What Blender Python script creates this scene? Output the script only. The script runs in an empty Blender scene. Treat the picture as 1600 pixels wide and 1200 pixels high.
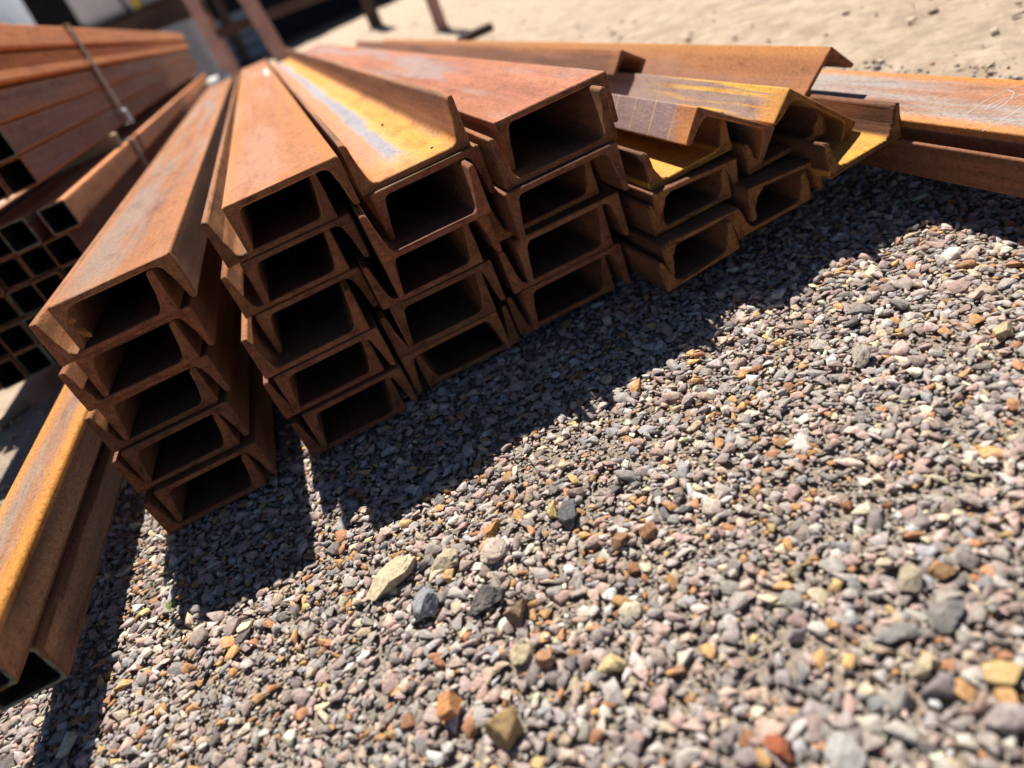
import bpy, bmesh, math, random
import numpy as np
from mathutils import Vector, Matrix, Euler

random.seed(7)
RNG = np.random.default_rng(11)
scene = bpy.context.scene
COL = scene.collection

# ------------------------------------------------------------------ camera, sky, sun, exposure
cam_d = bpy.data.cameras.new('camera')
cam = bpy.data.objects.new('camera', cam_d)
COL.objects.link(cam)
RIGHT = Vector((0.88416896, -0.32277254, -0.33773235))
UP = Vector((0.45389955, 0.42246652, 0.78453632))
FWD = Vector((0.11054616, 0.84695922, -0.52003809))
cam.matrix_world = Matrix(((RIGHT.x, UP.x, -FWD.x, 0.0), (RIGHT.y, UP.y, -FWD.y, 0.0),
                           (RIGHT.z, UP.z, -FWD.z, 0.5083), (0, 0, 0, 1)))
cam_d.sensor_width = 36.0
cam_d.lens = 36.0 * 1088.1 / 1600.0
cam_d.clip_start = 0.02
cam_d.clip_end = 1000.0
cam_d.dof.use_dof = True
cam_d.dof.focus_distance = 0.85
cam_d.dof.aperture_fstop = 2.35
scene.camera = cam

SUN_TRAVEL = Vector((-0.045, -0.575, -1.0)).normalized()
world = bpy.data.worlds.new('World')
scene.world = world
world.use_nodes = True
wn = world.node_tree
sky = wn.nodes.new('ShaderNodeTexSky')
sky.sky_type = 'NISHITA'
sky.sun_disc = False
sky.altitude = 1500.0
sky.air_density = 0.7
sky.dust_density = 0.3
sky.sun_elevation = math.asin(-SUN_TRAVEL.z)
sky.sun_rotation = math.atan2(-SUN_TRAVEL.x, -SUN_TRAVEL.y)
wn.links.new(sky.outputs[0], wn.nodes['Background'].inputs[0])
wn.nodes['Background'].inputs[1].default_value = 0.05
sun_d = bpy.data.lights.new('sun', 'SUN')
sun_d.energy = 5.0
sun_d.angle = math.radians(0.5)
sun_d.color = (1.0, 0.955, 0.88)
sun = bpy.data.objects.new('sun', sun_d)
COL.objects.link(sun)
sun.rotation_euler = SUN_TRAVEL.to_track_quat('-Z', 'Y').to_euler()
sun.location = (0, 6, 10)
scene.view_settings.view_transform = 'Standard'
scene.view_settings.look = 'None'
scene.view_settings.gamma = 1.0
scene.view_settings.use_curve_mapping = False
scene.view_settings.exposure = 0.92

# ------------------------------------------------------------------ material helpers
class NT:
    def __init__(self, name):
        self.m = bpy.data.materials.new(name)
        self.m.use_nodes = True
        self.t = self.m.node_tree
        self.bsdf = self.t.nodes['Principled BSDF']
    def n(self, kind, **kw):
        node = self.t.nodes.new(kind)
        for k, v in kw.items():
            setattr(node, k, v)
        return node
    def put(self, sock, v):
        if isinstance(v, bpy.types.NodeSocket):
            self.t.links.new(v, sock)
        elif v is not None:
            if isinstance(v, (tuple, list)) and sock.type == 'RGBA' and len(v) == 3:
                v = (*v, 1.0)
            sock.default_value = v
    def math(self, op, a, b=None, c=None, clamp=False):
        nd = self.n('ShaderNodeMath', operation=op, use_clamp=clamp)
        for i, v in enumerate((a, b, c)):
            if v is not None:
                self.put(nd.inputs[i], v)
        return nd.outputs[0]
    def mix(self, f, a, b, blend='MIX'):
        nd = self.n('ShaderNodeMix', data_type='RGBA', blend_type=blend)
        self.put(nd.inputs[0], f); self.put(nd.inputs[6], a); self.put(nd.inputs[7], b)
        return nd.outputs[2]
    def vmul(self, v, s):
        nd = self.n('ShaderNodeVectorMath', operation='MULTIPLY')
        self.put(nd.inputs[0], v); nd.inputs[1].default_value = s
        return nd.outputs[0]
    def noise(self, v, scale=1.0, detail=4.0, rough=0.55):
        nd = self.n('ShaderNodeTexNoise')
        self.put(nd.inputs['Vector'], v)
        nd.inputs['Scale'].default_value = scale
        nd.inputs['Detail'].default_value = detail
        nd.inputs['Roughness'].default_value = rough
        return nd.outputs[0]
    def ramp(self, f, stops, interp='LINEAR'):
        nd = self.n('ShaderNodeValToRGB')
        cr = nd.color_ramp
        cr.interpolation = interp
        while len(cr.elements) > 1:
            cr.elements.remove(cr.elements[-1])
        cr.elements[0].position = stops[0][0]
        cr.elements[0].color = (*stops[0][1], 1)
        for p, c in stops[1:]:
            e = cr.elements.new(p); e.color = (*c, 1)
        self.put(nd.inputs[0], f)
        return nd.outputs[0]
    def step(self, v, lo, hi):
        nd = self.n('ShaderNodeMapRange', interpolation_type='SMOOTHSTEP')
        self.put(nd.inputs[0], v)
        nd.inputs[1].default_value = lo; nd.inputs[2].default_value = hi
        nd.inputs[3].default_value = 0.0; nd.inputs[4].default_value = 1.0
        return nd.outputs[0]
    def coords(self):
        tc = self.n('ShaderNodeTexCoord').outputs['Object']
        rnd = self.n('ShaderNodeObjectInfo').outputs['Random']
        off = self.math('MULTIPLY', rnd, 37.0)
        comb = self.n('ShaderNodeCombineXYZ')
        for i in range(3):
            self.put(comb.inputs[i], off)
        add = self.n('ShaderNodeVectorMath', operation='ADD')
        self.put(add.inputs[0], tc); self.put(add.inputs[1], comb.outputs[0])
        sep = self.n('ShaderNodeSeparateXYZ')
        self.put(sep.inputs[0], tc)
        return add.outputs[0], sep.outputs
    def bump(self, h, strength, dist):
        nd = self.n('ShaderNodeBump')
        nd.inputs['Strength'].default_value = strength
        nd.inputs['Distance'].default_value = dist
        self.put(nd.inputs['Height'], h)
        self.t.links.new(nd.outputs[0], self.bsdf.inputs['Normal'])
    def finish(self, color, rough, spec=0.3, metal=0.0):
        self.put(self.bsdf.inputs['Base Color'], color)
        self.put(self.bsdf.inputs['Roughness'], rough)
        self.bsdf.inputs['Specular IOR Level'].default_value = spec
        self.put(self.bsdf.inputs['Metallic'], metal)
        return self.m

ORANGE = (0.47, 0.175, 0.05)
SALMON = (0.45, 0.20, 0.115)
BROWN = (0.17, 0.064, 0.028)
RED = (0.33, 0.105, 0.045)
SCALE = (0.235, 0.175, 0.155)
BLUE = (0.25, 0.285, 0.34)
YELLOW = (0.54, 0.27, 0.035)
CREAM = (0.62, 0.42, 0.20)
PURPLE = (0.23, 0.165, 0.165)

def rust(name, cols, patch=SCALE, patch_amt=0.5, edge=ORANGE, edge_amt=0.7, half=0.075, special=None, end_orange=0.4, ztop=0.0, side=(0.21, 0.088, 0.046), grain=1.0, inner_lit=None, zline=0.0):
    """Weathered hot-rolled steel: streaks run along the length (object Y)."""
    k = NT(name)
    v, xyz = k.coords()
    st = k.noise(k.vmul(v, (34, 1.6, 34)), 1.0, 5, 0.6)
    col = k.ramp(st, [(0.30, cols[0]), (0.5, cols[1]), (0.70, cols[2])])
    blotch = k.noise(k.vmul(v, (60, 14, 60)), 1.0, 6, 0.65)
    col = k.mix(k.math('MULTIPLY', k.step(blotch, 0.5, 0.68), 0.55), col, cols[0])
    pa = k.noise(k.vmul(v, (13, 1.1, 13)), 1.0, 5, 0.6)
    pmask = k.math('MULTIPLY', k.step(pa, 0.56 - 0.16 * patch_amt, 0.68 - 0.12 * patch_amt), min(1.0, patch_amt * 1.3))
    if special == 'yellow_trough':
        wob = k.math('MULTIPLY', k.math('SUBTRACT', k.noise(k.vmul(v, (30, 5, 30)), 1.0, 4), 0.5), 0.035)
        px = k.math('ADD', k.math('MULTIPLY', xyz[0], -1.0), wob)
        u = k.math('ADD', k.math('MULTIPLY', px, 1 / 0.15), 0.5, clamp=True)
        c2 = k.ramp(u, [(0.10, ORANGE), (0.24, SALMON), (0.33, (0.52, 0.22, 0.09)), (0.40, BLUE), (0.52, BLUE),
                        (0.58, (0.6, 0.36, 0.1)), (0.66, YELLOW), (0.82, YELLOW), (0.92, (0.36, 0.18, 0.07)), (1.0, RED)])
        front = k.step(k.math('ADD', xyz[1], k.math('MULTIPLY', wob, 5.0)), 0.03, 0.17)
        c3 = k.ramp(u, [(0.1, ORANGE), (0.3, (0.55, 0.25, 0.08)), (0.5, (0.54, 0.32, 0.11)), (0.68, (0.62, 0.31, 0.035)), (0.86, (0.60, 0.29, 0.035)), (1.0, (0.42, 0.2, 0.07))])
        col = k.mix(0.18, k.mix(front, c3, c2), col)
    elif special == 'ochre_lines':
        ln = k.math('FRACT', k.math('ADD', k.math('MULTIPLY', xyz[1], 17.0), k.math('MULTIPLY', k.noise(v, 3.0), 0.4)))
        lm = k.math('MULTIPLY', k.math('LESS_THAN', ln, 0.055), k.step(k.noise(k.vmul(v, (80, 80, 80)), 1.0), 0.35, 0.55))
        col = k.mix(0.84, col, PURPLE)
        col = k.mix(k.math('MULTIPLY', lm, 0.7), col, (0.55, 0.36, 0.16))
    elif special == 'yellow_streaks':
        sm = k.step(k.noise(k.vmul(v, (90, 2.2, 90)), 1.0, 3), 0.50, 0.60)
        near = k.math('SUBTRACT', 1.0, k.step(xyz[1], 0.16, 0.42))
        col = k.mix(0.8, col, (0.27, 0.2, 0.17))
        col = k.mix(k.math('MULTIPLY', k.math('MULTIPLY', sm, near), 0.95), col, (0.66, 0.37, 0.05))
    else:
        col = k.mix(pmask, col, patch)
    mott = k.noise(k.vmul(v, (42, 13, 42)), 1.0, 6, 0.7)
    col = k.mix(k.math('MULTIPLY', k.step(mott, 0.50, 0.70), 0.60), col, k.mix(1.0, col, (0.50, 0.40, 0.35), 'MULTIPLY'))
    col = k.mix(k.math('MULTIPLY', k.step(mott, 0.46, 0.30), 0.60), col, k.mix(1.0, col, (1.28, 1.26, 1.1), 'MULTIPLY'))
    # rust is brightest on the arrises and on the freshly sheared end
    ax = k.math('ABSOLUTE', xyz[0])
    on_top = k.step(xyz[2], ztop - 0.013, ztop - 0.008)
    sidec = k.ramp(st, [(0.3, tuple(c * 0.55 for c in side)), (0.5, side), (0.72, tuple(c * 1.5 for c in side))])  # brown for side faces, with some of their shade put into the colour
    if inner_lit:
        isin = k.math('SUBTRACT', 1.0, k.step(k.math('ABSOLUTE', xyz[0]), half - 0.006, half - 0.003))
        sidec = k.mix(k.math('MULTIPLY', isin, 0.85), sidec, k.mix(k.step(blotch, 0.4, 0.62), inner_lit, tuple(c * 0.55 for c in inner_lit)))  # inner flange faces brightened: sunlight put into the colour
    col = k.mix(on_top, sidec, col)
    if zline:
        zl = k.step(k.math('ADD', k.math('ABSOLUTE', xyz[2]), k.math('MULTIPLY', k.math('SUBTRACT', blotch, 0.5), 0.012)), zline - 0.009, zline - 0.001)
        col = k.mix(k.math('MULTIPLY', zl, 0.7), col, (0.44, 0.165, 0.05))
    em = k.step(k.math('ADD', ax, k.math('MULTIPLY', k.math('SUBTRACT', blotch, 0.5), 0.02)), half - 0.03, half - 0.004)
    col = k.mix(k.math('MULTIPLY', k.math('MULTIPLY', em, on_top), edge_amt), col, edge)
    if end_orange:
        eo = k.math('SUBTRACT', 1.0, k.step(k.math('ADD', xyz[1], k.math('MULTIPLY', k.math('SUBTRACT', blotch, 0.5), 0.10)), 0.01, 0.06))
        col = k.mix(k.math('MULTIPLY', eo, end_orange), col, cols[2])
    fine = k.noise(k.vmul(v, (620, 430, 620)), 1.0, 3, 0.75)
    mid = k.noise(k.vmul(v, (230, 150, 230)), 1.0, 5, 0.75)
    dark = k.mix(1.0, col, (0.42, 0.36, 0.34), 'MULTIPLY')
    light = k.mix(1.0, col, (1.32, 1.42, 1.5), 'MULTIPLY')
    col = k.mix(k.math('MULTIPLY', k.step(mid, 0.50, 0.68), 0.75 * grain), col, dark)
    col = k.mix(k.math('MULTIPLY', k.step(mid, 0.48, 0.33), 0.7 * grain), col, light)
    col = k.mix(k.math('MULTIPLY', k.step(fine, 0.54, 0.70), 0.5 * grain), col, dark)
    col = k.mix(k.math('MULTIPLY', k.step(fine, 0.44, 0.30), 0.6 * grain), col, light)
    hgt = k.math('ADD', k.math('MULTIPLY', fine, 0.6), mid)
    k.bump(hgt, 0.8, 0.0016)
    rough = k.math('SUBTRACT', 0.86, k.math('MULTIPLY', pmask, 0.22))
    return k.finish(col, rough, 0.28)

def end_rust(name, base, pit, light, green=0.0):
    k = NT(name)
    v, xyz = k.coords()
    a = k.noise(v, 70, 4, 0.6)
    b = k.noise(v, 330, 5, 0.8)
    c = k.noise(v, 800, 3, 0.7)
    col = k.ramp(a, [(0.3, pit), (0.48, base), (0.72, light)])
    col = k.mix(k.math('MULTIPLY', k.step(b, 0.48, 0.62), 0.72), col, pit)
    col = k.mix(k.math('MULTIPLY', k.step(c, 0.52, 0.66), 0.75), col, light)
    col = k.mix(k.math('MULTIPLY', k.step(c, 0.46, 0.34), 0.6), col, pit)
    if green:
        col = k.mix(k.math('MULTIPLY', k.step(a, 0.38, 0.55), green), col, (0.16, 0.24, 0.17))
    saw = k.noise(k.vmul(v, (70, 1, 1500)), 1.0, 2, 0.6)
    col = k.mix(k.math('MULTIPLY', k.step(saw, 0.52, 0.64), 0.30), col, light)
    k.bump(k.math('ADD', k.math('MULTIPLY', saw, 0.35), k.math('ADD', b, k.math('MULTIPLY', c, 0.5))), 0.9, 0.0022)
    return k.finish(col, 0.88, 0.25)

M_END = end_rust('rust_cut_end', (0.255, 0.096, 0.043), (0.065, 0.024, 0.013), (0.38, 0.155, 0.07))
M_END_OR = end_rust('rust_cut_end_orange', (0.29, 0.115, 0.035), (0.075, 0.028, 0.013), (0.42, 0.19, 0.06))
M_END_GREEN = end_rust('rust_cut_end_green', (0.15, 0.09, 0.055), (0.05, 0.04, 0.025), (0.22, 0.18, 0.11), 0.9)
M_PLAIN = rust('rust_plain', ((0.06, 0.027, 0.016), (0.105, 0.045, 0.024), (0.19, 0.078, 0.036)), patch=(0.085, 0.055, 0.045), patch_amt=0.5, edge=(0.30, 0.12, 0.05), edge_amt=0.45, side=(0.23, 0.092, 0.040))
M_PLAIN_U = rust('rust_plain_trough', ((0.06, 0.027, 0.016), (0.105, 0.045, 0.024), (0.19, 0.078, 0.036)), patch=(0.085, 0.055, 0.045), patch_amt=0.5, edge=(0.30, 0.12, 0.05), edge_amt=0.45, side=(0.23, 0.092, 0.040), inner_lit=(0.44, 0.185, 0.062))
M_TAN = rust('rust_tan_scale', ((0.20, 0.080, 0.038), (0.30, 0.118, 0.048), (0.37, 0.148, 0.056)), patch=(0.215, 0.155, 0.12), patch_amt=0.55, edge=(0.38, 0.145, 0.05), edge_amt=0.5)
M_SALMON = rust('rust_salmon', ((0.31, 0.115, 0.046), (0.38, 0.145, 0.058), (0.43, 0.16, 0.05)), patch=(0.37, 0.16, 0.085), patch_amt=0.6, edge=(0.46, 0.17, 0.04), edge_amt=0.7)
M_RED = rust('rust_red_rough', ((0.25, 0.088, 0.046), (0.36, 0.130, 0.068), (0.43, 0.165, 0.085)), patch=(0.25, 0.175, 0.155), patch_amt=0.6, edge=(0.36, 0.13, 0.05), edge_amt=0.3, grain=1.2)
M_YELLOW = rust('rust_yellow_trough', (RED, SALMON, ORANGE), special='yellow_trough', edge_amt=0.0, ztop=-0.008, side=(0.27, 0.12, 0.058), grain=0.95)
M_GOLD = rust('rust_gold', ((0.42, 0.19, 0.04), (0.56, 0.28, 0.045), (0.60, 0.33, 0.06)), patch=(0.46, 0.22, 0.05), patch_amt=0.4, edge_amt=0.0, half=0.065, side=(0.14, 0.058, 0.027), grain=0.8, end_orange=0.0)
M_PURPLE = rust('rust_purple_scale', (RED, SALMON, ORANGE), special='ochre_lines', edge_amt=0.0, half=0.065, end_orange=0.95, ztop=-1.0, grain=0.7)
M_STREAK = rust('rust_yellow_streaks', (RED, SALMON, (0.52, 0.24, 0.05)), special='yellow_streaks', edge_amt=0.0, half=0.065, end_orange=0.9, ztop=-1.0, grain=0.7)
M_ORANGE = rust('rust_orange', ((0.22, 0.085, 0.035), (0.31, 0.12, 0.046), (0.38, 0.155, 0.058)), patch=(0.25, 0.125, 0.08), patch_amt=0.4, edge=(0.52, 0.22, 0.05), edge_amt=0.55, half=0.065)
M_RAIL = rust('rust_rail_scale', ((0.24, 0.105, 0.055), (0.31, 0.145, 0.08), (0.36, 0.16, 0.075)), patch=(0.28, 0.235, 0.21), patch_amt=0.95, edge=(0.46, 0.18, 0.04), edge_amt=0.95, half=0.071, side=(0.13, 0.055, 0.03))
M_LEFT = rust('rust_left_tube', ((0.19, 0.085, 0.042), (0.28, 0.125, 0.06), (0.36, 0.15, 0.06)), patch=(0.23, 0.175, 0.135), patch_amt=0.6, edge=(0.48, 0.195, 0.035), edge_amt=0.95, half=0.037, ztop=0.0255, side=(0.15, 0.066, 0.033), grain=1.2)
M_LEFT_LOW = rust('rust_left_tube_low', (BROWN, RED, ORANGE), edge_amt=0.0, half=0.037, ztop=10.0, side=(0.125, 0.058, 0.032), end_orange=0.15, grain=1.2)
M_TUBE = rust('rust_tube_brown', ((0.20, 0.115, 0.085), (0.27, 0.15, 0.11), (0.35, 0.18, 0.11)), patch=(0.24, 0.18, 0.155), patch_amt=0.5, edge=(0.42, 0.17, 0.06), edge_amt=0.0, half=0.036, end_orange=0.0, ztop=-1.0, zline=0.031)
M_TUBE_LIT = rust('rust_tube_sunlit', ((0.46, 0.17, 0.07), (0.60, 0.225, 0.085), (0.68, 0.27, 0.10)), patch=(0.55, 0.23, 0.11), patch_amt=0.4, edge=ORANGE, edge_amt=0.0, half=0.036, end_orange=0.0, ztop=-1.0)  # brighter orange stands in for sunlight on the upper tubes
M_INSIDE = end_rust('dark_tube_inside', (0.035, 0.026, 0.022), (0.02, 0.015, 0.013), (0.06, 0.038, 0.028))  # near-black hole walls: shade inside the tubes put into the colour

# ------------------------------------------------------------------ object helpers
def tag(o, label=None, cat=None, group=None, kind=None):
    if label: o['label'] = label
    if cat: o['category'] = cat
    if group: o['group'] = group
    if kind: o['kind'] = kind
    return o

def link(name, mesh, parent=None, loc=(0, 0, 0), rot=(0, 0, 0)):
    o = bpy.data.objects.new(name, mesh)
    COL.objects.link(o)
    o.location = loc
    o.rotation_euler = rot
    if parent:
        o.parent = parent
    return o

def empty(name, loc=(0, 0, 0), rot=(0, 0, 0)):
    return link(name, None, None, loc, rot)

def bm_obj(name, bm, mat, parent=None, loc=(0, 0, 0), rot=(0, 0, 0), smooth=False):
    me = bpy.data.meshes.new(name)
    bmesh.ops.recalc_face_normals(bm, faces=bm.faces)
    bm.to_mesh(me); bm.free()
    for m in (mat if isinstance(mat, (list, tuple)) else [mat]):
        me.materials.append(m)
    if smooth:
        for p in me.polygons: p.use_smooth = True
    return link(name, me, parent, loc, rot)

def add_box(bm, c, s, bevel=0.0, rot=None):
    g = bmesh.ops.create_cube(bm, size=1.0)
    vs = g['verts']
    bmesh.ops.scale(bm, vec=s, verts=vs)
    if bevel:
        es = list({e for v in vs for e in v.link_edges})
        r = bmesh.ops.bevel(bm, geom=es, offset=bevel, segments=2, affect='EDGES', profile=0.5)
        vs = list({v for f in r['faces'] for v in f.verts} | {v for v in vs if v.is_valid})
    if rot is not None:
        bmesh.ops.rotate(bm, cent=(0, 0, 0), matrix=Euler(rot).to_matrix(), verts=vs)
    bmesh.ops.translate(bm, vec=c, verts=vs)

def arc(cx, cz, r, a0, a1, n):
    return [(cx + r * math.cos(math.radians(a0 + (a1 - a0) * i / n)), cz + r * math.sin(math.radians(a0 + (a1 - a0) * i / n))) for i in range(n + 1)]

def channel_profile(W, B, t, root=0.0155, tip=0.0082, fil=0.010):
    """Closed outline of a rolled channel, web on top (z=0), tapered flanges down to z=-B."""
    h = W / 2
    right = arc(h - 0.0022, -0.0022, 0.0022, 90, 0, 3)
    right += arc(h - 0.0022, -B + 0.0022, 0.0022, 0, -90, 3)
    toe = min(0.0050, tip * 0.60)
    right += arc(h - tip + toe, -B + toe, toe, -90, -172, 4)
    right += [(h - (tip + (root - tip) * 0.5), -B * 0.52)]
    right += arc(h - root - fil, -t - fil, fil, 6, 90, 5)
    left = [(-x, z) for x, z in reversed(right)]
    return right + left

def ring_profile(W, H, r, n=4):
    p = []
    for cx, cz, a in ((W / 2 - r, H / 2 - r, 90), (W / 2 - r, -H / 2 + r, 0), (-W / 2 + r, -H / 2 + r, -90), (-W / 2 + r, H / 2 - r, -180)):
        p += arc(cx, cz, r, a, a - 90, n)
    return p

def u_profile(W, B, t, r):
    """Cold-formed U of even thickness, open at the top, base at z=0."""
    h = W / 2
    out = [(h, B)] + arc(h - r, r, r, 0, -90, 5) + arc(-h + r, r, r, -90, -180, 5) + [(-h, B)]
    ri = max(r - t, 0.002)
    inn = [(-h + t, B)] + arc(-h + t + ri, t + ri, ri, -180, -90, 4) + arc(h - t - ri, t + ri, ri, -90, 0, 4) + [(h - t, B)]
    return out + inn

def extrude_mesh(name, prof, L, mats, hole=None, jag=0.0007, seed=0, bow=0.0):
    """Extrude an outline along +Y; slot 0 skin, slot 1 cut end. Ends are eased and slightly ragged."""
    rnd = random.Random(seed)
    ys = [0.0, 0.0012, 0.004, 0.02, 0.08, 0.25, 0.7, 1.4, 2.2, L - 0.001, L]
    ys = [y for y in ys if y < L - 0.002 or y >= L - 0.001]
    bm = bmesh.new()
    def loops(pts, inward):
        src, pts = pts, []
        for i, a in enumerate(src):
            b = src[(i + 1) % len(src)]
            pts.append(a)
            d = math.hypot(b[0] - a[0], b[1] - a[1])
            if d > 0.008:
                for f in (0.0012 / d, 0.5, 1 - 0.0012 / d):
                    pts.append((a[0] + (b[0] - a[0]) * f, a[1] + (b[1] - a[1]) * f))
        cx = sum(p[0] for p in pts) / len(pts); cz = sum(p[1] for p in pts) / len(pts)
        rings = []
        n = len(pts)
        area = sum(pts[i][0] * pts[(i + 1) % n][1] - pts[(i + 1) % n][0] * pts[i][1] for i in range(n))
        sgn = 1.0 if area > 0 else -1.0
        nor = []
        for i in range(n):
            ax, az = pts[i - 1]; bx, bz = pts[(i + 1) % n]
            tx, tz = bx - ax, bz - az
            l = math.hypot(tx, tz) or 1.0
            nor.append((tz / l * sgn, -tx / l * sgn))
        jj = [rnd.uniform(-1, 1) for _ in pts]
        for iy, y in enumerate(ys):
            ring = []
            end = iy in (0, len(ys) - 1)
            for i, (x, z) in enumerate(pts):
                d = -0.0013 * inward if end else 0.0
                near = max(0.0, 1.0 - y / 0.03)
                yo = jag * jj[i] * near if iy < 4 else 0.0
                w = rnd.uniform(-1, 1) * 0.00038 * (1 if iy < 5 else 0)
                ring.append(bm.verts.new((x + nor[i][0] * (d + w), y + yo, z + nor[i][1] * (d + w) + bow * math.sin(math.pi * y / L))))
            rings.append(ring)
        return rings
    R = loops(prof, 1)
    H = loops(hole, -1) if hole else None
    def skin(rings, mi=0):
        n = len(rings[0])
        for a, b in zip(rings[:-1], rings[1:]):
            for i in range(n):
                j = (i + 1) % n
                f = bm.faces.new((a[i], a[j], b[j], b[i]))
                f.smooth = True
                f.material_index = mi
    skin(R)
    if H:
        skin(H, 2 if len(mats) > 2 else 0)
        for idx in (0, -1):
            n = len(R[idx])
            for i in range(n):
                j = (i + 1) % n
                f = bm.faces.new((R[idx][i], R[idx][j], H[idx][j], H[idx][i])); f.material_index = 1
    else:
        for idx in (0, -1):
            f = bm.faces.new(R[idx]); f.material_index = 1
    bmesh.ops.recalc_face_normals(bm, faces=bm.faces)
    me = bpy.data.meshes.new(name)
    bm.to_mesh(me); bm.free()
    for m in mats: me.materials.append(m)
    me.set_sharp_from_angle(angle=math.radians(38))
    return me

# ------------------------------------------------------------------ ground
def build_ground():
    def spread(a, b, n_in, far):
        core = np.linspace(a, b, n_in)
        g = np.geomspace(0.08, far, 26)
        return np.concatenate([a - g[::-1], core, b + g])
    xs = spread(-3.0, 9.0, 110, 300.0)
    ys = spread(-1.0, 20.0, 150, 300.0)
    X, Y = np.meshgrid(xs, ys)
    Z = np.full_like(X, -0.014)
    def bumps(X, Y, seed, n, lo, hi):
        r = np.random.default_rng(seed); out = np.zeros_like(X)
        for _ in range(n):
            a = r.uniform(0, 2 * np.pi); fq = r.uniform(lo, hi)
            out += np.sin((X * np.cos(a) + Y * np.sin(a)) * fq + r.uniform(0, 6.28)) / fq
        return out / np.sqrt(n)
    rough = bumps(X, Y, 3, 26, 5.0, 24.0) * 0.085
    rut = 0.018 * np.sin((X * 0.35 - Y) * 1.15 + 0.8 * np.sin(X * 0.7)) * np.clip((X - 1.3) / 1.0, 0, 1)
    away = np.clip(np.maximum((X - 1.05) / 0.8, (Y - 1.9) / 2.0), 0, 1)
    inside = (np.abs(X) < 30) & (np.abs(Y) < 40)
    Z = Z + away * (rough + rut + 0.012) * inside
    Z = np.minimum(Z, 0.045)
    under = ((X > -1.3) & (X < 0.95) & (Y > 0.3))
    Z = np.where(under, np.minimum(Z, -0.012), Z)
    ny, nx = X.shape
    v = np.stack([X, Y, Z], -1).reshape(-1, 3)
    idx = np.arange(ny * nx).reshape(ny, nx)
    f = np.stack([idx[:-1, :-1], idx[:-1, 1:], idx[1:, 1:], idx[1:, :-1]], -1).reshape(-1, 4)
    me = bpy.data.meshes.new('ground')
    me.from_pydata(v.tolist(), [], f.tolist())
    for p in me.polygons: p.use_smooth = True
    k = NT('bare_dirt')
    tc = k.n('ShaderNodeTexCoord').outputs['Object']
    big = k.noise(tc, 0.9, 5, 0.6)
    mid = k.noise(tc, 9.0, 6, 0.65)
    fine = k.noise(tc, 140.0, 5, 0.75)
    grit = k.noise(tc, 420.0, 3, 0.8)
    col = k.ramp(mid, [(0.30, (0.34, 0.25, 0.18)), (0.5, (0.50, 0.385, 0.28)), (0.7, (0.60, 0.47, 0.35))])
    col = k.mix(k.math('MULTIPLY', k.step(big, 0.52, 0.7), 0.45), col, (0.36, 0.29, 0.23))
    col = k.mix(k.math('MULTIPLY', k.step(fine, 0.52, 0.72), 0.6), col, (0.20, 0.165, 0.14))
    col = k.mix(k.math('MULTIPLY', k.step(grit, 0.58, 0.7), 0.5), col, (0.55, 0.47, 0.38))
    sp = k.n('ShaderNodeSeparateXYZ'); k.put(sp.inputs[0], tc)
    wob = k.math('MULTIPLY', k.math('SUBTRACT', k.noise(tc, 5.0), 0.5), 0.3)
    gm = k.math('MULTIPLY', k.math('SUBTRACT', 1.0, k.step(k.math('ADD', sp.outputs[0], wob), 0.90, 1.05)), k.math('SUBTRACT', 1.0, k.step(k.math('ADD', sp.outputs[1], wob), 1.35, 1.6)))
    dust = k.ramp(fine, [(0.35, (0.46, 0.385, 0.315)), (0.5, (0.36, 0.295, 0.24)), (0.65, (0.22, 0.185, 0.155))])
    col = k.mix(gm, col, dust)
    blot = k.noise(tc, 17.0, 7, 0.72)
    col = k.mix(k.math('MULTIPLY', k.step(blot, 0.46, 0.64), 0.75), col, (0.33, 0.25, 0.18))
    k.bump(k.math('ADD', k.math('MULTIPLY', mid, 2.0), k.math('ADD', fine, k.math('MULTIPLY', grit, 0.4))), 0.9, 0.008)
    me.materials.append(k.finish(col, 0.95, 0.15))
    return tag(link('ground', me), kind='structure')
build_ground()

# ------------------------------------------------------------------ stones
def ico(sub):
    bm = bmesh.new()
    bmesh.ops.create_icosphere(bm, subdivisions=sub, radius=1.0)
    v = np.array([p.co[:] for p in bm.verts]); f = np.array([[q.index for q in p.verts] for p in bm.faces])
    bm.free()
    return v, f
def stone_shape(v, rng, nplanes=9, dmin=0.38, dmax=0.80):
    p = v.copy()
    for _ in range(nplanes):
        n = rng.normal(size=3); n /= np.linalg.norm(n)
        d = rng.uniform(dmin, dmax)
        over = np.clip(p @ n - d, 0, None)
        p = p - over[:, None] * n
    p *= 1.0 + rng.normal(scale=0.03, size=(len(p), 1))
    p -= (p.max(0) + p.min(0)) / 2
    p /= (p.max(0) - p.min(0)) / 2
    return p

PALETTE = [  # weight, colour
    (17, (0.36, 0.325, 0.30)), (15, (0.44, 0.40, 0.37)), (8, (0.245, 0.22, 0.21)), (8, (0.52, 0.48, 0.445)),
    (16, (0.42, 0.335, 0.30)), (11, (0.48, 0.35, 0.31)), (7, (0.54, 0.385, 0.325)), (6.5, (0.56, 0.445, 0.33)),
    (5, (0.64, 0.53, 0.38)), (5.5, (0.55, 0.32, 0.14)), (4, (0.47, 0.235, 0.125)), (1.5, (0.68, 0.62, 0.53)), (4, (0.36, 0.355, 0.365)), (0.7, (0.56, 0.40, 0.18))]
PW = np.array([p[0] for p in PALETTE], float); PW /= PW.sum()
PC = np.minimum(np.array([p[1] for p in PALETTE]) * np.array([1.10, 1.065, 1.045]), 0.70)

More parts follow.
